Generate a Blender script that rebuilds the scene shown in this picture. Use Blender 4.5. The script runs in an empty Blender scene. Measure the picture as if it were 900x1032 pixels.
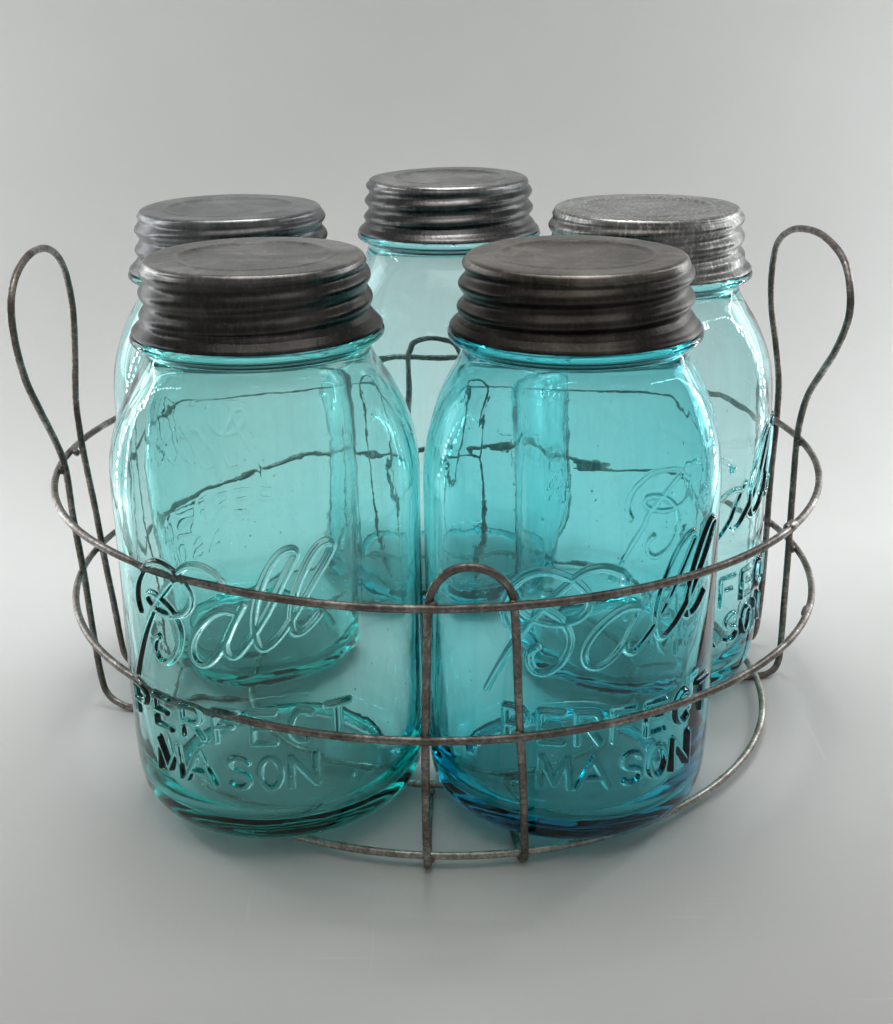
import bpy, math, random
import numpy as np
from mathutils import Matrix, Vector

random.seed(4)
rng = np.random.default_rng(7)
S = 0.01                                    # everything below is written in centimetres
scene = bpy.context.scene
C = scene.collection

# ------------------------------------------------------------------ camera
cam_d = bpy.data.cameras.new('camera')
cam = bpy.data.objects.new('camera', cam_d)
C.objects.link(cam)
CAM = Vector((0.1572, -45.9212, 25.8067))
FW = Vector((0.00142579, 0.93369896, -0.35805616))
RT = Vector((0.99991933, -0.00585038, -0.01127428))
UP = RT.cross(FW)
m = Matrix(((RT.x, UP.x, -FW.x), (RT.y, UP.y, -FW.y), (RT.z, UP.z, -FW.z))).to_4x4()
m.translation = CAM * S
cam.matrix_world = m
cam_d.sensor_fit = 'HORIZONTAL'
cam_d.sensor_width = 36.0
cam_d.lens = 36.0 * 1389.15 / 900.0
cam_d.clip_start = 0.01
cam_d.clip_end = 20.0
scene.camera = cam

# ------------------------------------------------------------------ world
world = bpy.data.worlds.new('World')
scene.world = world
world.use_nodes = True
bg = world.node_tree.nodes['Background']
bg.inputs['Color'].default_value = (1.0, 0.985, 0.96, 1)
bg.inputs['Strength'].default_value = 0.21

# ------------------------------------------------------------------ lamps of the little photo tent, plus an added rear fill
def area(name, loc, target, sx, sy, power, col=(1, 0.985, 0.96), spread=180):
    d = bpy.data.lights.new(name, 'AREA')
    d.shape = 'RECTANGLE'
    d.size, d.size_y = sx * S, sy * S
    d.energy = power
    d.color = col
    d.spread = math.radians(spread)
    o = bpy.data.objects.new(name, d)
    C.objects.link(o)
    o.location = Vector(loc) * S
    o.rotation_euler = (Vector(target) - Vector(loc)).to_track_quat('-Z', 'Y').to_euler()
    return o
area('top_softbox', (0, -11, 62), (0, -11, 0), 50, 46, 0.78, (1.0, 0.95, 0.88))
area('rear_fill', (0, 13, 60), (0, 14, 0), 24, 20, 0.235, (0.98, 0.99, 1.0), 55)  # added fill, brightens the sweep and rack floor seen through the glass
area('side_softbox', (-49, 34, 22), (-2, 0, 2), 26, 40, 0.56, (0.95, 0.985, 1.0), 165)
area('side_softbox', (49, 36, 22), (2, 0, 2), 26, 40, 0.60, (0.95, 0.985, 1.0), 165)

def led(name, loc, power):
    d = bpy.data.lights.new(name, 'POINT')
    d.energy = power
    d.shadow_soft_size = 0.55 * S
    d.color = (0.95, 0.985, 1.0)
    o = bpy.data.objects.new(name, d)
    C.objects.link(o)
    o.location = Vector(loc) * S
# two bead strips of the tent: up the side wall, then forward under its roof
for strip in (((-35, 15, 2), (-35, 10, 15), (-35, 4, 26), (-35, -7, 35)),
              ((35, 19, 2), (35, 17, 15), (35, 10, 27), (35, -7, 36))):
    strip = [Vector(p) for p in strip]
    carry = 0.0
    for i, (a, b) in enumerate(zip(strip[:-1], strip[1:])):
        L = (b - a).length
        while carry < L:
            led('led_lamp', a.lerp(b, carry / L), (0.055, 0.055, 0.035)[i])
            carry += 2.1
        carry -= L

# ------------------------------------------------------------------ exposure and render settings
scene.view_settings.view_transform = 'Standard'
scene.view_settings.look = 'None'
scene.view_settings.exposure = 0.09
scene.view_settings.gamma = 1.0
scene.view_settings.use_curve_mapping = False
scene.render.engine = 'CYCLES'
cy = scene.cycles
cy.max_bounces = 18
cy.transmission_bounces = 18
cy.glossy_bounces = 16
cy.diffuse_bounces = 4
cy.transparent_max_bounces = 16
cy.volume_bounces = 0
cy.caustics_reflective = True
cy.caustics_refractive = True
cy.blur_glossy = 0.6
cy.sample_clamp_indirect = 16.0
cy.use_denoising = True
cy.use_adaptive_sampling = True
cy.adaptive_threshold = 0.045

# ------------------------------------------------------------------ material helpers
def new_mat(name):
    mt = bpy.data.materials.new(name)
    mt.use_nodes = True
    nt = mt.node_tree
    nt.nodes.clear()
    out = nt.nodes.new('ShaderNodeOutputMaterial')
    return mt, nt, out
def node(nt, kind, **kw):
    n = nt.nodes.new(kind)
    for k, v in kw.items():
        if k in n.inputs:
            n.inputs[k].default_value = v
        else:
            setattr(n, k, v)
    return n
def ramp(nt, fac, stops):
    r = nt.nodes.new('ShaderNodeValToRGB')
    els = r.color_ramp.elements
    while len(els) < len(stops):
        els.new(0.5)
    for e, (p, c) in zip(els, stops):
        e.position = p
        e.color = (*c, 1) if len(c) == 3 else c
    nt.links.new(fac, r.inputs[0])
    return r.outputs[0]
def coords(nt, scale=(1, 1, 1), which='Object', rot=(0, 0, 0)):
    tc = nt.nodes.new('ShaderNodeTexCoord')
    mp = nt.nodes.new('ShaderNodeMapping')
    mp.inputs['Scale'].default_value = scale
    mp.inputs['Rotation'].default_value = rot
    nt.links.new(tc.outputs[which], mp.inputs[0])
    return mp.outputs[0]

# glass: clear surface, colour only from absorption inside the glass (per metre)
def glass_mat(name, absorb):
    mt, nt, out = new_mat(name)
    g = node(nt, 'ShaderNodeBsdfGlass', Roughness=0.0, IOR=1.46)
    g.inputs['Color'].default_value = (1, 1, 1, 1)
    v = coords(nt)
    n1 = node(nt, 'ShaderNodeTexNoise', Scale=55.0, Detail=3.0)
    n2 = node(nt, 'ShaderNodeTexNoise', Scale=420.0, Detail=2.0)
    nt.links.new(v, n1.inputs['Vector']); nt.links.new(v, n2.inputs['Vector'])
    b1 = node(nt, 'ShaderNodeBump', Strength=0.06, Distance=0.0012)
    b2 = node(nt, 'ShaderNodeBump', Strength=0.03, Distance=0.0002)
    nt.links.new(n1.outputs['Fac'], b1.inputs['Height'])
    nt.links.new(n2.outputs['Fac'], b2.inputs['Height'])
    nt.links.new(b1.outputs[0], b2.inputs['Normal'])
    nt.links.new(b2.outputs[0], g.inputs['Normal'])
    nt.links.new(g.outputs[0], out.inputs['Surface'])
    dens = max(absorb)
    a = node(nt, 'ShaderNodeVolumeAbsorption', Density=dens)
    a.inputs['Color'].default_value = tuple(1 - x / dens for x in absorb) + (1,)
    nt.links.new(a.outputs[0], out.inputs['Volume'])
    return mt
GLASS = {
    'front_left':  glass_mat('aqua_glass_green', (80, 12, 13.2)),
    'front_right': glass_mat('aqua_glass_blue', (145, 18.5, 12.5)),
    'back_left':   glass_mat('aqua_glass_pale', (70, 9, 10)),
    'back':        glass_mat('aqua_glass_sky', (66, 9, 7)),
    'back_right':  glass_mat('aqua_glass_clear', (66, 9, 7)),
}

def zinc_mat(name, dark, light, warm, rough, seed, brushed=0.0, tarnish_shade=0.42, top_sheen=2.2):
    mt, nt, out = new_mat(name)
    b = node(nt, 'ShaderNodeBsdfPrincipled', Metallic=1.0)
    v = coords(nt)
    off = node(nt, 'ShaderNodeVectorMath', operation='ADD')
    off.inputs[1].default_value = (seed, seed * 0.7, seed * 1.3)
    nt.links.new(v, off.inputs[0])
    n1 = node(nt, 'ShaderNodeTexNoise', Scale=38.0, Detail=9.0, Roughness=0.62, Distortion=0.6)
    n2 = node(nt, 'ShaderNodeTexNoise', Scale=240.0, Detail=6.0, Roughness=0.7)
    nt.links.new(off.outputs[0], n1.inputs['Vector']); nt.links.new(off.outputs[0], n2.inputs['Vector'])
    c1 = ramp(nt, n1.outputs['Fac'], [(0.30, dark), (0.52, warm), (0.72, light)])
    mul = node(nt, 'ShaderNodeMixRGB', blend_type='MULTIPLY', Fac=0.45)
    nt.links.new(c1, mul.inputs[1])
    nt.links.new(ramp(nt, n2.outputs['Fac'], [(0.3, (0.35, 0.35, 0.35)), (0.62, (1, 1, 1))]), mul.inputs[2])
    col = mul.outputs[0]
    # fine scratches at a slant
    vs = coords(nt, (900, 900, 90), rot=(0.5, 0.35, 0.4))
    n3 = node(nt, 'ShaderNodeTexNoise', Scale=1.0, Detail=3.0, Roughness=0.6)
    nt.links.new(vs, n3.inputs['Vector'])
    sc = ramp(nt, n3.outputs['Fac'], [(0.5, (0, 0, 0)), (0.68, (1, 1, 1))])
    mx = node(nt, 'ShaderNodeMixRGB', blend_type='MIX')
    k = node(nt, 'ShaderNodeMath', operation='MULTIPLY')
    k.inputs[1].default_value = 0.18 + brushed
    nt.links.new(sc, k.inputs[0]); nt.links.new(k.outputs[0], mx.inputs[0])
    nt.links.new(col, mx.inputs[1]); mx.inputs[2].default_value = (*[min(1, 1.35 * x) for x in light], 1)
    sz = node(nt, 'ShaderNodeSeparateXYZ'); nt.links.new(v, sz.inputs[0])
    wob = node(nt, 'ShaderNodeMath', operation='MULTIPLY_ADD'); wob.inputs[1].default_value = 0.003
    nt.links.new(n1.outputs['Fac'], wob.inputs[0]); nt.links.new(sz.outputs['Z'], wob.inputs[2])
    tp = node(nt, 'ShaderNodeMapRange')  # patina, plus dark and bright reflections painted into skirt and top colour
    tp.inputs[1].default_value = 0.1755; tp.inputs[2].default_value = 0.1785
    tp.inputs[3].default_value = tarnish_shade; tp.inputs[4].default_value = top_sheen
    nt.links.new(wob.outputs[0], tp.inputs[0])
    lid_tone = node(nt, 'ShaderNodeVectorMath', operation='SCALE')
    nt.links.new(mx.outputs[0], lid_tone.inputs[0]); nt.links.new(tp.outputs[0], lid_tone.inputs['Scale'])
    nt.links.new(lid_tone.outputs[0], b.inputs['Base Color'])
    rr = node(nt, 'ShaderNodeMapRange')
    rr.inputs[3].default_value = rough - 0.09; rr.inputs[4].default_value = rough + 0.14
    nt.links.new(n2.outputs['Fac'], rr.inputs[0]); nt.links.new(rr.outputs[0], b.inputs['Roughness'])
    bp = node(nt, 'ShaderNodeBump', Strength=0.28, Distance=0.0005)
    ad = node(nt, 'ShaderNodeMath', operation='MULTIPLY_ADD')
    ad.inputs[1].default_value = 0.35
    nt.links.new(n3.outputs['Fac'], ad.inputs[0]); nt.links.new(n1.outputs['Fac'], ad.inputs[2])
    nt.links.new(ad.outputs[0], bp.inputs['Height']); nt.links.new(bp.outputs[0], b.inputs['Normal'])
    nt.links.new(b.outputs[0], out.inputs['Surface'])
    return mt
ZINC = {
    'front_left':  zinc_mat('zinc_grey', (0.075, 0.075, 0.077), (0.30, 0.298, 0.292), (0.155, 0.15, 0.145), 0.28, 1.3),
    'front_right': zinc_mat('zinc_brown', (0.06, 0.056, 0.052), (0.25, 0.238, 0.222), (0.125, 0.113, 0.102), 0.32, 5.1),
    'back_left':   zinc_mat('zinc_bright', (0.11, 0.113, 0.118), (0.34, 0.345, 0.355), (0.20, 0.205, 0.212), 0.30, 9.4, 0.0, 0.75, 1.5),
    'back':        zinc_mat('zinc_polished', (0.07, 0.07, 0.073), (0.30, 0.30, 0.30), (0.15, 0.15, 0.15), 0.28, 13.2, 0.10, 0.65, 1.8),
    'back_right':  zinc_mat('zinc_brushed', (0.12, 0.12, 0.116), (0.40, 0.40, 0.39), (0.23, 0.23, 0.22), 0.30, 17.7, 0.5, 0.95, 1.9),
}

def wire_mat(name, dark, mid, bright, lo, hi):
    mt, nt, out = new_mat(name)
    b = node(nt, 'ShaderNodeBsdfPrincipled', Metallic=0.95)
    v = coords(nt)
    n1 = node(nt, 'ShaderNodeTexNoise', Scale=800.0, Detail=6.0, Roughness=0.68)
    n2 = node(nt, 'ShaderNodeTexNoise', Scale=110.0, Detail=5.0, Roughness=0.6)
    nt.links.new(v, n1.inputs['Vector']); nt.links.new(v, n2.inputs['Vector'])
    mixf = node(nt, 'ShaderNodeMath', operation='MULTIPLY_ADD')
    mixf.inputs[1].default_value = 0.5
    s2 = node(nt, 'ShaderNodeMath', operation='MULTIPLY'); s2.inputs[1].default_value = 0.5
    nt.links.new(n2.outputs['Fac'], s2.inputs[0])
    nt.links.new(n1.outputs['Fac'], mixf.inputs[0]); nt.links.new(s2.outputs[0], mixf.inputs[2])
    nt.links.new(ramp(nt, mixf.outputs[0], [(lo, dark), ((lo + hi) / 2, mid), (hi, bright)]), b.inputs['Base Color'])
    nt.links.new(ramp(nt, mixf.outputs[0], [(lo, (0.55,) * 3), (hi, (0.30,) * 3)]), b.inputs['Roughness'])
    bp = node(nt, 'ShaderNodeBump', Strength=0.22, Distance=0.0003)
    nt.links.new(n1.outputs['Fac'], bp.inputs['Height']); nt.links.new(bp.outputs[0], b.inputs['Normal'])
    nt.links.new(b.outputs[0], out.inputs['Surface'])
    return mt
WIRE = wire_mat('rusty_wire', (0.11, 0.095, 0.083), (0.23, 0.205, 0.185), (0.55, 0.525, 0.49), 0.36, 0.66)
WIRE_PALE = wire_mat('tinned_wire', (0.12, 0.10, 0.08), (0.33, 0.31, 0.27), (0.62, 0.60, 0.55), 0.34, 0.62)

def backdrop_mat():
    mt, nt, out = new_mat('backdrop_sheet')
    b = node(nt, 'ShaderNodeBsdfPrincipled')
    b.inputs['Specular IOR Level'].default_value = 0.35
    v = coords(nt)
    n1 = node(nt, 'ShaderNodeTexNoise', Scale=9.0, Detail=5.0, Roughness=0.55)
    n2 = node(nt, 'ShaderNodeTexNoise', Scale=900.0, Detail=2.0)
    nt.links.new(v, n1.inputs['Vector']); nt.links.new(v, n2.inputs['Vector'])
    base = ramp(nt, n1.outputs['Fac'], [(0.3, (0.740, 0.744, 0.736)), (0.7, (0.770, 0.774, 0.766))])
    # hair-fine scuffs in the sheet
    acc = None
    for i, (rot, sc_) in enumerate(((0.5, (14, 260, 1)), (-0.9, (260, 11, 1)), (1.9, (12, 300, 1)))):
        vs = coords(nt, sc_, rot=(0, 0, rot))
        nn = node(nt, 'ShaderNodeTexNoise', Scale=1.0, Detail=1.0, Roughness=0.4, Distortion=0.25)
        nt.links.new(vs, nn.inputs['Vector'])
        rr = ramp(nt, nn.outputs['Fac'], [(0.745, (0, 0, 0)), (0.80, (1, 1, 1))])
        if acc is None:
            acc = rr
        else:
            a = node(nt, 'ShaderNodeMath', operation='MAXIMUM')
            nt.links.new(acc, a.inputs[0]); nt.links.new(rr, a.inputs[1]); acc = a.outputs[0]
    mx = node(nt, 'ShaderNodeMixRGB')
    k = node(nt, 'ShaderNodeMath', operation='MULTIPLY'); k.inputs[1].default_value = 0.40
    sx = node(nt, 'ShaderNodeSeparateXYZ'); nt.links.new(v, sx.inputs[0])
    fl = node(nt, 'ShaderNodeMapRange')
    fl.inputs[1].default_value = 0.08; fl.inputs[2].default_value = -0.04
    nt.links.new(sx.outputs['Y'], fl.inputs[0])
    k2 = node(nt, 'ShaderNodeMath', operation='MULTIPLY')
    nt.links.new(acc, k2.inputs[0]); nt.links.new(fl.outputs[0], k2.inputs[1])
    nt.links.new(k2.outputs[0], k.inputs[0]); nt.links.new(k.outputs[0], mx.inputs[0])
    nt.links.new(base, mx.inputs[1]); mx.inputs[2].default_value = (0.88, 0.88, 0.87, 1)
    nt.links.new(mx.outputs[0], b.inputs['Base Color'])
    nt.links.new(ramp(nt, n1.outputs['Fac'], [(0.3, (0.40,) * 3), (0.7, (0.50,) * 3)]), b.inputs['Roughness'])
    bp = node(nt, 'ShaderNodeBump', Strength=0.06, Distance=0.0003)
    nt.links.new(n2.outputs['Fac'], bp.inputs['Height']); nt.links.new(bp.outputs[0], b.inputs['Normal'])
    nt.links.new(b.outputs[0], out.inputs['Surface'])
    return mt

# ------------------------------------------------------------------ object helpers
def mesh_obj(name, verts, faces, mat, parent=None, smooth=True):
    me = bpy.data.meshes.new(name)
    verts = np.asarray(verts, dtype=np.float32) * S
    faces = np.asarray(faces, dtype=np.int32)
    nv, nf, k = len(verts), len(faces), faces.shape[1]
    me.vertices.add(nv); me.vertices.foreach_set('co', verts.ravel())
    me.loops.add(nf * k); me.loops.foreach_set('vertex_index', faces.ravel())
    me.polygons.add(nf)
    me.polygons.foreach_set('loop_start', np.arange(0, nf * k, k, dtype=np.int32))
    me.update(calc_edges=True)
    me.validate()
    if smooth:
        me.polygons.foreach_set('use_smooth', np.ones(len(me.polygons), dtype=bool))
    me.materials.append(mat)
    o = bpy.data.objects.new(name, me)
    C.objects.link(o)
    o.parent = parent
    return o
def empty(name, loc, label, cat, rz=0.0, group=None):
    o = bpy.data.objects.new(name, None)
    o.empty_display_size = 0.02
    C.objects.link(o)
    o.location = Vector(loc) * S
    o.rotation_euler = (0, 0, math.radians(rz))
    o['label'] = label; o['category'] = cat
    if group:
        o['group'] = group
    return o
def smooth_curve(pts, n_per=8, closed=False):
    P = np.asarray(pts, float)
    N = len(P)
    out = []
    for i in range(N if closed else N - 1):
        if closed:
            p0, p1, p2, p3 = P[(i - 1) % N], P[i], P[(i + 1) % N], P[(i + 2) % N]
        else:
            p1, p2 = P[i], P[i + 1]
            p0 = P[i - 1] if i > 0 else 2 * p1 - p2
            p3 = P[i + 2] if i + 2 < N else 2 * p2 - p1
        for t in np.linspace(0, 1, n_per, endpoint=False):
            out.append(0.5 * (2 * p1 + (p2 - p0) * t + (2 * p0 - 5 * p1 + 4 * p2 - p3) * t * t + (3 * p1 - p0 - 3 * p2 + p3) * t ** 3))
    if not closed:
        out.append(P[-1])
    return np.array(out)
def tube(name, path, rad, mat, parent, closed=False, sides=14, wob=0.016):
    P = np.asarray(path, float)
    n = len(P)
    if closed:
        T = np.roll(P, -1, 0) - np.roll(P, 1, 0)
    else:
        T = np.gradient(P, axis=0)
    T /= np.linalg.norm(T, axis=1)[:, None]
    ref = np.array([0, 0, 1.0]) if abs(T[0][2]) < 0.9 else np.array([1.0, 0, 0])
    u = ref - T[0] * (ref @ T[0]); u /= np.linalg.norm(u)
    V = []
    ph = np.linspace(0, 2 * np.pi, sides, endpoint=False)
    w = np.convolve(rng.normal(0, 1, n + 8), np.ones(9) / 9, 'valid') * wob * 3
    for i in range(n):
        u = u - T[i] * (u @ T[i]); u /= np.linalg.norm(u)
        v = np.cross(T[i], u)
        r = rad * (1 + np.clip(w[i], -0.12, 0.12))
        V.append(P[i] + r * (np.cos(ph)[:, None] * u + np.sin(ph)[:, None] * v))
    V = np.concatenate(V)
    F = []
    for i in range(n if closed else n - 1):
        a, b = i * sides, ((i + 1) % n) * sides
        for k in range(sides):
            k2 = (k + 1) % sides
            F.append((a + k, a + k2, b + k2, b + k))
    if not closed:                                     # rounded ends
        for end, s in ((0, -1), (n - 1, 1)):
            base = end * sides
            c = len(V)
            ring = P[end] + s * T[end] * rad * 0.6 + (V[base:base + sides] - P[end]) * 0.6
            V = np.concatenate([V, ring, [P[end] + s * T[end] * rad * 0.8]])
            for k in range(sides):
                k2 = (k + 1) % sides
                q = (base + k, c + k, c + k2, base + k2)
                t = (c + k, c + sides, c + sides, c + k2)
                F.append(q if s < 0 else q[::-1])
                F.append((c + k, c + sides, c + k2, c + k2) if False else t)
    F = np.array(F)
    return mesh_obj(name, V, F, mat, parent)

# ------------------------------------------------------------------ backdrop sheet (floor sweeping up into the wall)
def build_backdrop():
    prof = [(-62.0, 0.0), (-30, 0), (0, 0), (16, 0)]
    y0, r = 17.0, 22.0
    for a in np.linspace(0, 90, 25):
        prof.append((y0 + r * math.sin(math.radians(a)), r - r * math.cos(math.radians(a))))
    prof += [(y0 + r, 32), (y0 + r, 42), (y0 + r, 60)]
    xs = np.linspace(-75, 75, 31)
    V = [(x, y, z) for (y, z) in prof for x in xs]
    n = len(xs)
    F = [(j * n + i, j * n + i + 1, (j + 1) * n + i + 1, (j + 1) * n + i) for j in range(len(prof) - 1) for i in range(n - 1)]
    o = mesh_obj('backdrop', V, F, backdrop_mat())
    o['kind'] = 'structure'
    o['label'] = 'smooth pale grey sheet sweeping up behind the jars'
    return o
build_backdrop()

# ------------------------------------------------------------------ moulded lettering: strokes in (degrees, cm above the jar's foot)
A1 = [(6.0, 8.21), (3.2, 8.25), (0.8, 8.2), (-2.0, 8.06), (-4.8, 7.84), (-7.4, 7.57), (-9.5, 7.26), (-10.7, 6.95), (-10.7, 6.67), (-9.4, 6.46), (-7.0, 6.39), (-4.5, 6.47), (-1.9, 6.68), (0.5, 6.96), (2.7, 7.28), (4.9, 7.71), (7.1, 8.13), (9.2, 8.42)]
A2 = [(9.2, 8.42), (6.9, 8.06), (4.6, 7.69), (2.8, 7.34), (2.2, 7.09), (2.6, 6.87), (4.6, 6.76), (6.7, 6.87), (9.1, 7.12), (12.4, 7.51), (15.0, 7.85), (17.6, 8.22), (20.4, 8.69), (23.4, 9.17), (26.4, 9.64), (28.2, 9.91), (27.5, 10.08), (25.8, 10.11), (23.2, 10.02), (20.2, 9.74), (17.8, 9.39), (15.7, 8.98), (14.2, 8.6), (13.0, 8.15), (12.6, 7.76), (13.0, 7.36), (13.9, 7.12), (15.3, 7.04), (17.2, 7.1), (20.4, 7.34), (23.7, 7.7), (27.5, 8.17), (31.3, 8.7), (35.0, 9.19), (38.5, 9.62), (40.9, 9.96), (40.3, 10.15), (38.6, 10.19), (36.0, 10.1), (33.0, 9.78), (30.6, 9.41), (28.3, 8.99), (26.6, 8.54), (25.6, 8.11), (25.4, 7.75), (26.0, 7.5), (27.4, 7.44), (29.7, 7.51), (32.4, 7.69), (35.2, 7.94)]
B1 = [(-35.2, 7.59), (-36.4, 7.89), (-36.2, 8.25), (-34.5, 8.65), (-31.6, 9.0), (-28.5, 9.25), (-24.9, 9.39), (-21.0, 9.41), (-17.2, 9.31), (-13.7, 9.13), (-11.0, 8.87), (-9.6, 8.6), (-10.0, 8.28), (-12.4, 8.01), (-15.3, 7.88), (-18.6, 7.8), (-22.2, 7.8), (-25.8, 7.87), (-28.9, 8.01), (-30.2, 8.14), (-29.5, 8.28), (-27.5, 8.34), (-24.6, 8.31), (-21.4, 8.17), (-18.3, 7.97), (-16.3, 7.69), (-15.2, 7.36), (-15.7, 6.98), (-17.4, 6.61), (-20.0, 6.33), (-23.2, 6.16), (-26.0, 6.2), (-27.6, 6.41), (-27.9, 6.67), (-26.6, 6.9), (-25.3, 6.99)]
B2 = [(1.5, 9.16), (0.2, 9.34), (-2.2, 9.47), (-4.6, 9.55), (-7.0, 9.57), (-9.6, 9.53), (-11.9, 9.42), (-13.9, 9.27), (-16.4, 9.03), (-19.9, 8.68), (-23.7, 8.28), (-27.8, 7.75), (-31.3, 7.22), (-34.8, 6.66), (-38.6, 5.98), (-42.4, 5.25)]
def arc(cx, cy, rx, ry, a0, a1, n=10):
    return [(cx + rx * math.cos(math.radians(a)), cy + ry * math.sin(math.radians(a))) for a in np.linspace(a0, a1, n)]
GLYPH = {
    'P': [[(0, 0), (0, 1), (.6, 1)] + arc(.62, .73, .36, .27, 90, -90) + [(0, .46)]],
    'E': [[(.95, 1), (0, 1), (0, 0), (.95, 0)], [(0, .52), (.75, .52)]],
    'R': [[(0, 0), (0, 1), (.6, 1)] + arc(.62, .74, .36, .26, 90, -90) + [(0, .48)], [(.5, .48), (.98, 0)]],
    'F': [[(0, 0), (0, 1), (.98, 1)], [(0, .52), (.75, .52)]],
    'C': [arc(.52, .5, .5, .5, 48, 312, 20)],
    'T': [[(0, 1), (1, 1)], [(.5, 1), (.5, 0)]],
    'M': [[(0, 0), (.08, 1), (.5, .12), (.92, 1), (1, 0)]],
    'A': [[(0, 0), (.5, 1), (1, 0)], [(.2, .33), (.8, .33)]],
    'S': [[(.95, .83)] + arc(.5, .755, .46, .245, 35, 250, 10) + arc(.5, .25, .47, .25, 75, -145, 12)],
    'O': [arc(.5, .5, .5, .5, 0, 360, 24)],
    'N': [[(0, 0), (0, 1), (1, 0), (1, 1)]],
}
def strokes(stretch, shift, amp):
    out = []                                           # (polyline in degrees/cm, half width, height, edge softness)
    for s in (A1, A2, B1, B2):
        q = smooth_curve([(a * stretch + shift, z) for a, z in s], 4)
        out.append((q, 0.13, 0.115 * amp))
    out.append((np.array([(1.6 * stretch + shift, 9.12), (1.3 * stretch + shift, 9.05)]), 0.18, 0.15 * amp))   # ball at the end of the swash
    for i, ch in enumerate('PERFECT'):
        c0 = (i - 3) * 13.6
        for g in GLYPH[ch]:
            out.append((np.array([(c0 + (x - .5) * 8.4, 3.84 + 1.03 * y) for x, y in g]), 0.135, 0.15 * amp))
    for ch, c0, w in (('M', -26.0, 11.5), ('A', -11.6, 12.0), ('S', 3.6, 7.6), ('O', 15.0, 7.6), ('N', 27.0, 9.0)):
        for g in GLYPH[ch]:
            out.append((np.array([(c0 + (x - .5) * w, 2.28 + 1.05 * y) for x, y in g]), 0.135, 0.15 * amp))
    return out
def emboss(theta_deg, zs, r, sts):
    H = np.zeros((len(zs), len(theta_deg)))
    k = math.radians(1) * r
    U = theta_deg * k
    for line, hw, ht in sts:
        L = line.copy(); L[:, 0] *= k
        D = np.full_like(H, 9.0)
        for a, b in zip(L[:-1], L[1:]):
            i0, i1 = np.searchsorted(U, [min(a[0], b[0]) - hw, max(a[0], b[0]) + hw])
            j0, j1 = np.searchsorted(zs, [min(a[1], b[1]) - hw, max(a[1], b[1]) + hw])
            if i1 <= i0 or j1 <= j0:
                continue
            uu = U[i0:i1][None, :]; zz = zs[j0:j1][:, None]
            dx, dz = b - a
            l2 = dx * dx + dz * dz + 1e-12
            t = np.clip(((uu - a[0]) * dx + (zz - a[1]) * dz) / l2, 0, 1)
            d = np.hypot(uu - a[0] - t * dx, zz - a[1] - t * dz)
            D[j0:j1, i0:i1] = np.minimum(D[j0:j1, i0:i1], d)
        x = np.clip(1 - D / hw, 0, 1)
        x = np.clip(x / 0.72, 0, 1)
        H = np.maximum(H, ht * x * x * (3 - 2 * x))
    return H
def wavy(th, z, seed, terms):
    r2 = np.random.default_rng(seed)
    out = 0
    for kth, kz, amp in terms:
        for _ in range(3):
            a = int(round(kth * r2.uniform(0.6, 1.4))); b = kz * r2.uniform(0.5, 1.5) * r2.choice([-1, 1])
            out = out + amp / 1.7 * np.sin(a * th + b * z + r2.uniform(0, 6.28))
    return out

OUTER = [(0.0, 0.30), (1.2, 0.29), (2.4, 0.25), (3.0, 0.20), (3.42, 0.09), (3.72, 0.02), (3.95, 0.0), (4.2, 0.06), (4.42, 0.22), (4.6, 0.52), (4.71, 0.95), (4.77, 1.5), (4.80, 2.2),
         (4.80, 4.0), (4.80, 6.0), (4.80, 8.0), (4.80, 10.4), (4.79, 11.0), (4.72, 11.7), (4.57, 12.4), (4.33, 13.1), (4.02, 13.75), (3.72, 14.25), (3.52, 14.6), (3.43, 14.85), (3.42, 15.02),
         (3.50, 15.14), (3.70, 15.22), (3.83, 15.30), (3.86, 15.40), (3.80, 15.49), (3.55, 15.54), (3.25, 15.62), (3.16, 15.8), (3.15, 16.4), (3.13, 16.95)]
INNER = [(3.08, 17.1), (2.98, 17.14), (2.88, 17.05), (2.85, 16.4), (2.86, 15.6), (2.96, 15.0), (3.16, 14.6), (3.48, 14.1), (3.84, 13.45), (4.14, 12.75), (4.36, 12.0), (4.47, 11.2), (4.50, 10.2),
         (4.48, 8.0), (4.46, 6.0), (4.43, 4.4), (4.41, 3.3), (4.37, 2.3), (4.25, 1.45), (3.98, 0.92), (3.55, 0.67), (2.8, 0.60), (1.4, 0.66), (0.0, 0.68)]
def resample(pts, step):
    q = smooth_curve(pts, 24)
    q[:, 0] = np.maximum(q[:, 0], 0)
    d = np.r_[0, np.cumsum(np.hypot(*np.diff(q, axis=0).T))]
    s = np.linspace(0, d[-1], max(3, int(d[-1] / step)))
    return np.stack([np.interp(s, d, q[:, 0]), np.interp(s, d, q[:, 1])], 1)
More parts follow.
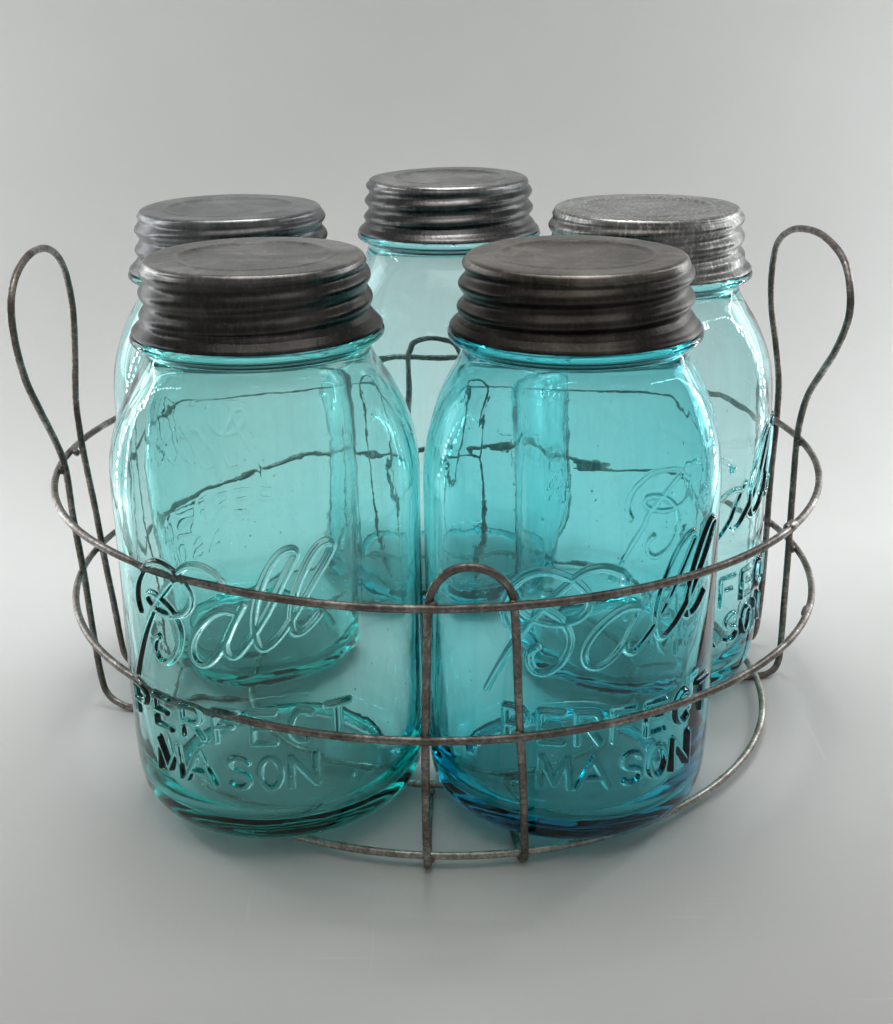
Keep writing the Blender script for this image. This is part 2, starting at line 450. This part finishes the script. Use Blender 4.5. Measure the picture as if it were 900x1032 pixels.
def glass_body(name, mat, parent, rb, stretch, shift, seed, fine, amp):
    k = rb / 4.80
    sp = 62 if stretch > 1.05 else 52
    th = np.concatenate([np.linspace(-180, -sp, 52, endpoint=False), np.arange(-sp, sp, fine), np.linspace(sp, 180, 52, endpoint=False)])
    tr = np.radians(th)
    i_lo = OUTER.index((4.80, 2.2)); i_hi = OUTER.index((4.80, 10.4))
    low = resample(OUTER[:i_lo + 1], 0.035)
    mid_z = np.arange(2.2 + 0.031, 10.4, 0.031)
    high = resample(OUTER[i_hi:], 0.075)
    ro = np.r_[low[:, 0], np.full(len(mid_z), 4.80), high[:, 0]]
    zo = np.r_[low[:, 1], mid_z, high[:, 1]]
    body = np.clip((zo - 1.6) / 1.0, 0, 1) * np.clip((13.6 - zo) / 1.5, 0, 1)
    radial = np.clip(ro / 3.4, 0, 1)
    # widths belong to this jar (the mouth keeps the size of the lid)
    kk = 1 + (k - 1) * np.clip((14.9 - zo) / 2.5, 0, 1)
    R = (ro * kk)[:, None] * np.ones(len(th))[None, :]
    TH, ZZ = np.meshgrid(tr, zo)
    R = R + body[:, None] * wavy(TH, ZZ, 23 if seed == 29 else seed, ((3, 0.5, 0.012), (9, 0.9, 0.006)))
    j0 = len(low); j1 = j0 + len(mid_z)
    ii = (th >= -sp) & (th < sp)
    em = emboss(th[ii], mid_z, rb, strokes(stretch, shift, amp))
    sub = R[j0:j1]
    sub[:, ii] += em
    for s0 in (-84.0, 96.0):                           # mould seam
        R += (body[:, None] * 0.022) * np.exp(-((th - s0) / 1.4) ** 2)[None, :] * (np.abs(th - s0) < 8)[None, :]
    inn = resample(INNER, 0.085)
    ri, zi = inn[:, 0], inn[:, 1]
    ki = 1 + (k - 1) * np.clip((14.9 - zi) / 2.5, 0, 1)
    THi, ZZi = np.meshgrid(tr, zi)
    bi = np.clip((zi - 1.0) / 1.2, 0, 1) * np.clip((14.4 - zi) / 1.6, 0, 1)
    Ri = (ri * ki)[:, None] * np.ones(len(th))[None, :] + bi[:, None] * wavy(THi, ZZi, seed + 50, ((2, 0.3, 0.024), (5, 0.4, 0.009), (11, 0.5, 0.004), (22, 0.8, 0.0014)))
    bot = np.clip((1.3 - zi) / 0.5, 0, 1) * np.clip(ri / 3.0, 0, 1)
    Zi = zi[:, None] + bot[:, None] * wavy(THi, ZZi * 0 + ri[:, None], seed + 90, ((2, 0.5, 0.03), (4, 0.8, 0.006)))
    Rall = np.concatenate([R, Ri]); Zall = np.concatenate([zo[:, None] * np.ones(len(th)), Zi])
    Tall = np.ones(len(Rall))[:, None] * tr[None, :]
    n = len(th); rows = len(Rall)
    # first and last row collapse to one point each
    V = np.stack([Rall * np.sin(Tall), -Rall * np.cos(Tall), Zall], -1)
    Vm = V[1:-1].reshape(-1, 3)
    V = np.concatenate([Vm, [[0, 0, Zall[0, 0]], [0, 0, Zall[-1].mean()]]])
    rows -= 2
    a = (np.arange(rows - 1)[:, None] * n + np.arange(n)[None, :]).ravel()
    b = (np.arange(rows - 1)[:, None] * n + (np.arange(n)[None, :] + 1) % n).ravel()
    F = np.stack([a, b, b + n, a + n], 1)
    i = np.arange(n); i2 = (i + 1) % n
    T1 = np.stack([i2, i, np.full(n, rows * n)], 1)
    T2 = np.stack([(rows - 1) * n + i, (rows - 1) * n + i2, np.full(n, rows * n + 1)], 1)
    # seed bubbles: little hollow spheres inside the wall
    r2 = np.random.default_rng(seed + 200)
    tris = [T1, T2]; vs = [V]; base = len(V)
    for _ in range(46):
        t = r2.uniform(0, 6.283); z = r2.uniform(1.8, 12.0); rad = r2.choice([0.022, 0.03, 0.04], p=[.55, .33, .12])
        rr = (4.63 if z < 11.2 else 4.50 - (z - 11.2) * 0.16) * k
        c = np.array([rr * math.sin(t), -rr * math.cos(t), z])
        nu, nvv = 10, 6
        pts = [c + rad * np.array([0, 0, 1.3])]
        for q in range(1, nvv):
            for w in range(nu):
                aa, bb = math.pi * q / nvv, 2 * math.pi * w / nu
                pts.append(c + rad * np.array([math.sin(aa) * math.cos(bb), math.sin(aa) * math.sin(bb), 1.3 * math.cos(aa)]))
        pts.append(c - rad * np.array([0, 0, 1.3]))
        tt = []
        for w in range(nu):
            w2 = (w + 1) % nu
            tt.append((0, 1 + w2, 1 + w))
            for q in range(nvv - 2):
                p, s = 1 + q * nu, 1 + (q + 1) * nu
                tt += [(p + w, p + w2, s + w2), (p + w, s + w2, s + w)]
            e = 1 + (nvv - 2) * nu
            tt.append((e + w, e + w2, 1 + (nvv - 1) * nu))
        vs.append(np.array(pts)); tris.append(np.array(tt) + base); base += len(pts)
    quads = np.concatenate([np.stack([F[:, 0], F[:, 1], F[:, 2]], 1), np.stack([F[:, 0], F[:, 2], F[:, 3]], 1)])
    return mesh_obj(name, np.concatenate(vs), np.concatenate([quads] + tris), mat, parent)

# ------------------------------------------------------------------ zinc screw lid (origin at the jar's foot)
def lid(name, mat, parent, seed, style, z_top=17.68):
    r2 = np.random.default_rng(seed)
    n = 160
    th = np.linspace(0, 2 * np.pi, n, endpoint=False)
    # top face from the middle outwards, then the threaded skirt, flange, and back up inside
    top = []
    for r in np.r_[np.linspace(0.25, 2.0, 10), np.linspace(2.05, 2.6, 12), np.linspace(2.7, 3.12, 6)]:
        z = 0.03 * math.exp(-((r - 2.32) / 0.09) ** 2) - 0.035 * (r < 2.32) * (1 - math.exp(-((r - 2.32) / 0.14) ** 2)) + 0.012 * (r / 3) ** 2
        top.append((r, z))
    for a in np.linspace(15, 90, 7):
        top.append((3.17 + 0.15 * math.sin(math.radians(a)), 0.012 - 0.15 + 0.15 * math.cos(math.radians(a))))
    pt = np.array(top)
    zs = np.linspace(0.20, 2.06, 62)
    amp, pitch, ph0 = style
    TH, D = np.meshgrid(th, zs)
    base = 3.37 + 0.10 * np.clip(D / 1.6, 0, 1)
    env = np.clip((D - 0.12) / 0.25, 0, 1) * np.clip((1.95 - D) / 0.35, 0, 1)
    wave = np.cos(2 * np.pi * ((D + 0.0) / pitch) + TH + ph0)
    wave = 0.8 * wave + 0.2 * (2.6 * np.sqrt((1 + wave) / 2 * 0.9 + 0.1) - 1.6)
    skirt = base + amp * env * wave + 0.30 * np.clip((D - 1.62) / 0.42, 0, 1) ** 1.6
    skirt = skirt + 0.010 * np.sin(2 * TH + seed) + 0.006 * np.sin(5 * TH + 2 * seed) + 0.006 * np.sin(9 * TH + D * 3 + seed)
    rows_r = [np.full(n, r) for r, _ in top]; rows_z = [np.full(n, z) + 0.012 * np.sin(2 * th + seed) * (r / 3.3) + 0.008 * np.sin(3 * th + r * 2 + seed) * min(1, r) for r, z in top]
    for i in range(len(zs)):
        rows_r.append(skirt[i]); rows_z.append(np.full(n, -zs[i]))
    last = skirt[-1]
    for dr, dz in ((0.03, -2.09), (0.02, -2.125), (-0.03, -2.14), (-0.07, -2.12), (-0.12, -2.0), (-0.3, -1.7)):
        rows_r.append(last + dr); rows_z.append(np.full(n, dz))
    for z in (-1.4, -0.9, -0.4, -0.16):
        rows_r.append(np.full(n, 3.20)); rows_z.append(np.full(n, z))
    rows_r.append(np.full(n, 0.3)); rows_z.append(np.full(n, -0.12))
    Rr, Zz = np.array(rows_r), np.array(rows_z)
    V = np.stack([Rr * np.cos(th), Rr * np.sin(th), z_top + Zz], -1).reshape(-1, 3)
    rows = len(Rr)
    V = np.concatenate([V, [[0, 0, z_top + Zz[0].mean()], [0, 0, z_top - 0.12]]])
    F = []
    for j in range(rows - 1):
        for i in range(n):
            i2 = (i + 1) % n
            F += [(j * n + i, (j + 1) * n + i, (j + 1) * n + i2), (j * n + i, (j + 1) * n + i2, j * n + i2)]
    for i in range(n):
        i2 = (i + 1) % n
        F.append((i, i2, rows * n)); F.append(((rows - 1) * n + i2, (rows - 1) * n + i, rows * n + 1))
    return mesh_obj(name, V, np.array(F), mat, parent)

ZB = 0.60
GROUP = 'aqua mason jars in the wire carrier'
JARS = [
    # key, x, y, logo direction, body radius, stretch, shift, seed, fine, lid style, label
    ('front_left', -5.45, -4.66, -12.5, 4.86, 1.0, 0.0, 12, 0.37, (0.075, 0.70, 0.6), 'greenish aqua glass jar with grey zinc lid standing front left in the carrier'),
    ('front_right', 4.16, -5.10, 16.5, 4.66, 1.17, -3.5, 29, 0.37, (0.10, 0.72, 2.6), 'deep blue aqua glass jar with brown tarnished lid, front right behind the wire loop'),
    ('back_left', -7.53, 5.07, -138.0, 4.80, 1.0, 0.0, 37, 0.6, (0.09, 0.72, 1.0), 'aqua jar with bright shiny lid half hidden behind the front left jar'),
    ('back', 0.49, 12.65, 110.0, 4.78, 1.0, 0.0, 41, 0.6, (0.095, 0.66, 3.0), 'rearmost pale aqua jar in the middle, its lid the highest in view'),
    ('back_right', 7.52, 3.96, 37.0, 4.88, 1.17, -3.5, 53, 0.37, (0.08, 0.68, 4.4), 'pale aqua jar with brush-scratched lid behind the front right jar'),
]
for key, x, y, az, rb, st, sh, seed, fine, style, label in JARS:
    t = empty('mason_jar', (x, y, ZB), label, 'jar', az, GROUP)
    glass_body('glass_body', GLASS[key], t, rb, st, sh, seed, fine, 0.3 if key in ('back_left', 'back') else 1.0)
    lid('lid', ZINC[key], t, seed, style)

# ------------------------------------------------------------------ wire carrier
RW = 0.126
PATHS, RINGS = [], []
rack = empty('wire_jar_carrier', (0, 2.57, 0), 'round rusty wire carrier with two tall loop handles holding the five jars', 'carrier')
OFF = np.array([0, 2.57, 0])
def ring(name, cx, cy, r, z, mat, wob, seed, n=160):
    r2 = np.random.default_rng(seed)
    a = np.linspace(0, 2 * np.pi, n, endpoint=False)
    rr = r + wob * np.sin(2 * a + r2.uniform(0, 6)) + wob * 0.5 * np.sin(3 * a + r2.uniform(0, 6)) + wob * 0.25 * np.sin(7 * a + r2.uniform(0, 6))
    zz = z + wob * 0.5 * np.sin(2 * a + r2.uniform(0, 6)) + wob * 0.25 * np.sin(3 * a + r2.uniform(0, 6))
    P = np.stack([cx + rr * np.cos(a), cy + rr * np.sin(a), zz], 1) - OFF
    RINGS.append(P)
    return tube(name, P, RW, mat, rack, closed=True)
ring('top_ring', -0.11, 2.57, 13.74, 9.60, WIRE, 0.05, 1)
ring('middle_ring', 0.08, 2.57, 13.58, 5.30, WIRE, 0.05, 2)
ring('base_ring', 0.55, 2.0, 11.65, 3 * RW + 0.02, WIRE_PALE, 0.03, 3)
ring('inner_ring', 0.3, 2.2, 7.7, 3 * RW + 0.02, WIRE_PALE, 0.02, 4, 110)
def bent(name, pts, mat, n_per=10):
    P = smooth_curve(pts, n_per) - OFF
    n = len(P); x = np.arange(n)
    for amp_, L in ((0.014, 61.0), (0.005, 23.0)):
        for ax in range(3):
            P[:, ax] += (amp_ if ax < 2 else amp_ * 0.3 * (P[:, 2] > 1)) * np.sin(x / L * 6.28 + rng.uniform(0, 6.28))
    PATHS.append(P)
    return tube(name, P, RW, mat, rack)
f = RW + 0.01
# front loop: its legs run inside the two upper rings, outside the base ring, and turn under the jars
bent('wire_loop', [(-0.45, -5.6, f), (-0.5, -8.4, f), (-0.52, -9.5, f + 0.01), (-0.52, -9.86, f + 0.10), (-0.52, -10.0, 0.55), (-0.51, -10.12, 1.4), (-0.5, -10.55, 3.4), (-0.47, -10.78, 5.3), (-0.42, -10.92, 7.5), (-0.36, -10.93, 9.3), (-0.22, -10.96, 10.05), (0.10, -10.98, 10.5), (0.50, -11.0, 10.73), (0.88, -11.0, 10.78),
                   (1.35, -10.98, 10.66), (1.75, -10.93, 10.33), (2.0, -10.87, 9.9), (2.1, -10.78, 9.3), (2.2, -10.68, 7.5), (2.3, -10.58, 5.3), (2.4, -10.3, 3.4), (2.48, -9.86, 1.4), (2.5, -9.74, 0.55), (2.48, -9.58, f + 0.10), (2.42, -9.2, f + 0.01), (2.3, -8.0, f), (2.1, -5.4, f)], WIRE)
bent('wire_loop', [(-1.4, 10.6, f), (-1.5, 13.6, f), (-1.5, 14.7, f + 0.01), (-1.5, 15.0, f + 0.1), (-1.5, 15.15, 0.55), (-1.55, 15.3, 1.4), (-1.62, 15.8, 5.3), (-1.6, 15.95, 9.3), (-1.42, 16.0, 10.0), (-1.1, 16.0, 10.4), (-0.35, 16.0, 10.6), (0.4, 16.0, 10.4), (0.72, 16.0, 10.0), (0.9, 15.98, 9.3),
                   (0.98, 15.85, 5.3), (1.1, 15.3, 1.4), (1.1, 15.12, 0.55), (1.1, 14.96, f + 0.1), (1.1, 14.6, f + 0.01), (1.1, 13.4, f), (1.1, 10.6, f)], WIRE)
# the two tall handles
bent('handle', [(-7.2, 0.5, f), (-9.8, 0.5, f), (-11.6, 0.55, f), (-12.3, 0.7, f + 0.1), (-12.85, 0.95, 0.6), (-13.08, 1.2, 1.3), (-13.26, 1.45, 3.4), (-13.36, 1.5, 5.3), (-13.44, 1.25, 7.6), (-13.48, 1.05, 9.6), (-13.55, 0.45, 10.9), (-13.6, -0.75, 12.4), (-13.62, -1.75, 13.7), (-13.62, -2.35, 15.2), (-13.62, -2.35, 16.35), (-13.62, -1.55, 17.1), (-13.62, 0.1, 17.5), (-13.6, 1.9, 17.42),
                (-13.58, 3.35, 16.95), (-13.55, 4.25, 16.1), (-13.52, 4.55, 14.8), (-13.5, 4.05, 13.2), (-13.45, 3.3, 11.6), (-13.38, 3.1, 10.4), (-13.34, 3.25, 9.4), (-13.26, 3.6, 7.4), (-13.2, 3.9, 5.3), (-13.1, 4.2, 3.0), (-13.02, 4.35, 1.3), (-12.85, 4.25, 0.55), (-12.45, 4.05, f + 0.08), (-11.9, 4.0, f), (-10.4, 3.9, f), (-7.2, 3.7, f)], WIRE)
bent('handle', [(7.9, 2.3, f), (10.4, 2.4, f), (12.3, 2.5, f), (12.95, 2.7, f + 0.06), (13.3, 2.95, 0.5), (13.38, 3.0, 1.4), (13.4, 3.05, 3.4), (13.4, 3.1, 5.3), (13.4, 3.2, 7.6), (13.42, 3.35, 9.6), (13.44, 3.05, 10.7), (13.46, 2.3, 11.8), (13.5, 0.9, 13.0), (13.52, -0.4, 14.1), (13.54, -1.35, 15.4), (13.52, -1.2, 16.4), (13.48, -0.2, 17.15), (13.4, 1.9, 17.5), (13.28, 3.9, 17.42),
                (13.12, 5.5, 17.1), (12.98, 6.75, 16.4), (12.92, 7.1, 15.2), (12.96, 6.9, 13.9), (13.1, 6.35, 12.6), (13.25, 5.95, 11.2), (13.3, 6.05, 9.6), (13.22, 5.95, 7.4), (13.14, 5.7, 5.3), (13.1, 5.6, 3.0), (13.05, 5.6, 1.2), (12.9, 5.55, 0.45), (12.55, 5.5, f + 0.05), (12.0, 5.4, f), (10.4, 5.1, f), (7.9, 4.7, f)], WIRE)
# butt-weld collars where each ring was closed
def collar(ang, cx, cy, r, z):
    a = np.radians(np.linspace(ang - 0.9, ang + 0.9, 7))
    P = np.stack([cx + r * np.cos(a), cy + r * np.sin(a), np.full(7, z)], 1) - OFF
    o = tube('weld_collar', P, RW * 1.32, WIRE, rack, wob=0.1)
    return o
collar(-35.0, -0.11, 2.57, 13.74, 9.60)
collar(-22.0, 0.08, 2.57, 13.58, 5.30)
# weld blobs where the uprights cross the hoops
def weld(p, d1, d2, k):
    r2 = np.random.default_rng(k)
    V, F = [], []
    nu, nv = 12, 8
    nrm = np.cross(d1, d2); nrm = nrm / (np.linalg.norm(nrm) + 1e-9)
    for q in range(nv + 1):
        for w in range(nu):
            a, b = math.pi * q / nv, 2 * math.pi * w / nu
            g = 1 + 0.12 * math.sin(3 * b + k) * math.sin(a)
            V.append(p + RW * (1.25 * g * math.sin(a) * math.cos(b) * d1 + 1.25 * g * math.sin(a) * math.sin(b) * d2 + 1.0 * math.cos(a) * nrm))
    for q in range(nv):
        for w in range(nu):
            w2 = (w + 1) % nu
            F.append((q * nu + w, (q + 1) * nu + w, (q + 1) * nu + w2, q * nu + w2))
    mesh_obj('weld', V, F, WIRE, rack)
k = 0
for path in PATHS:
    for rg in RINGS:
        D = np.linalg.norm(path[:, None, :] - rg[None, :, :], axis=2)
        half = len(path) // 2
        for sl in (slice(0, half), slice(half, len(path))):
            d = D[sl]
            i, j = np.unravel_index(np.argmin(d), d.shape)
            if d[i, j] < 0.55:
                i += sl.start
                i = min(max(i, 1), len(path) - 2)
                d1 = path[i + 1] - path[i - 1]; d1 /= np.linalg.norm(d1)
                d2 = rg[(j + 1) % len(rg)] - rg[j - 1]; d2 /= np.linalg.norm(d2)
                weld((path[i] + rg[j]) / 2, d1, d2, k)
                k += 1
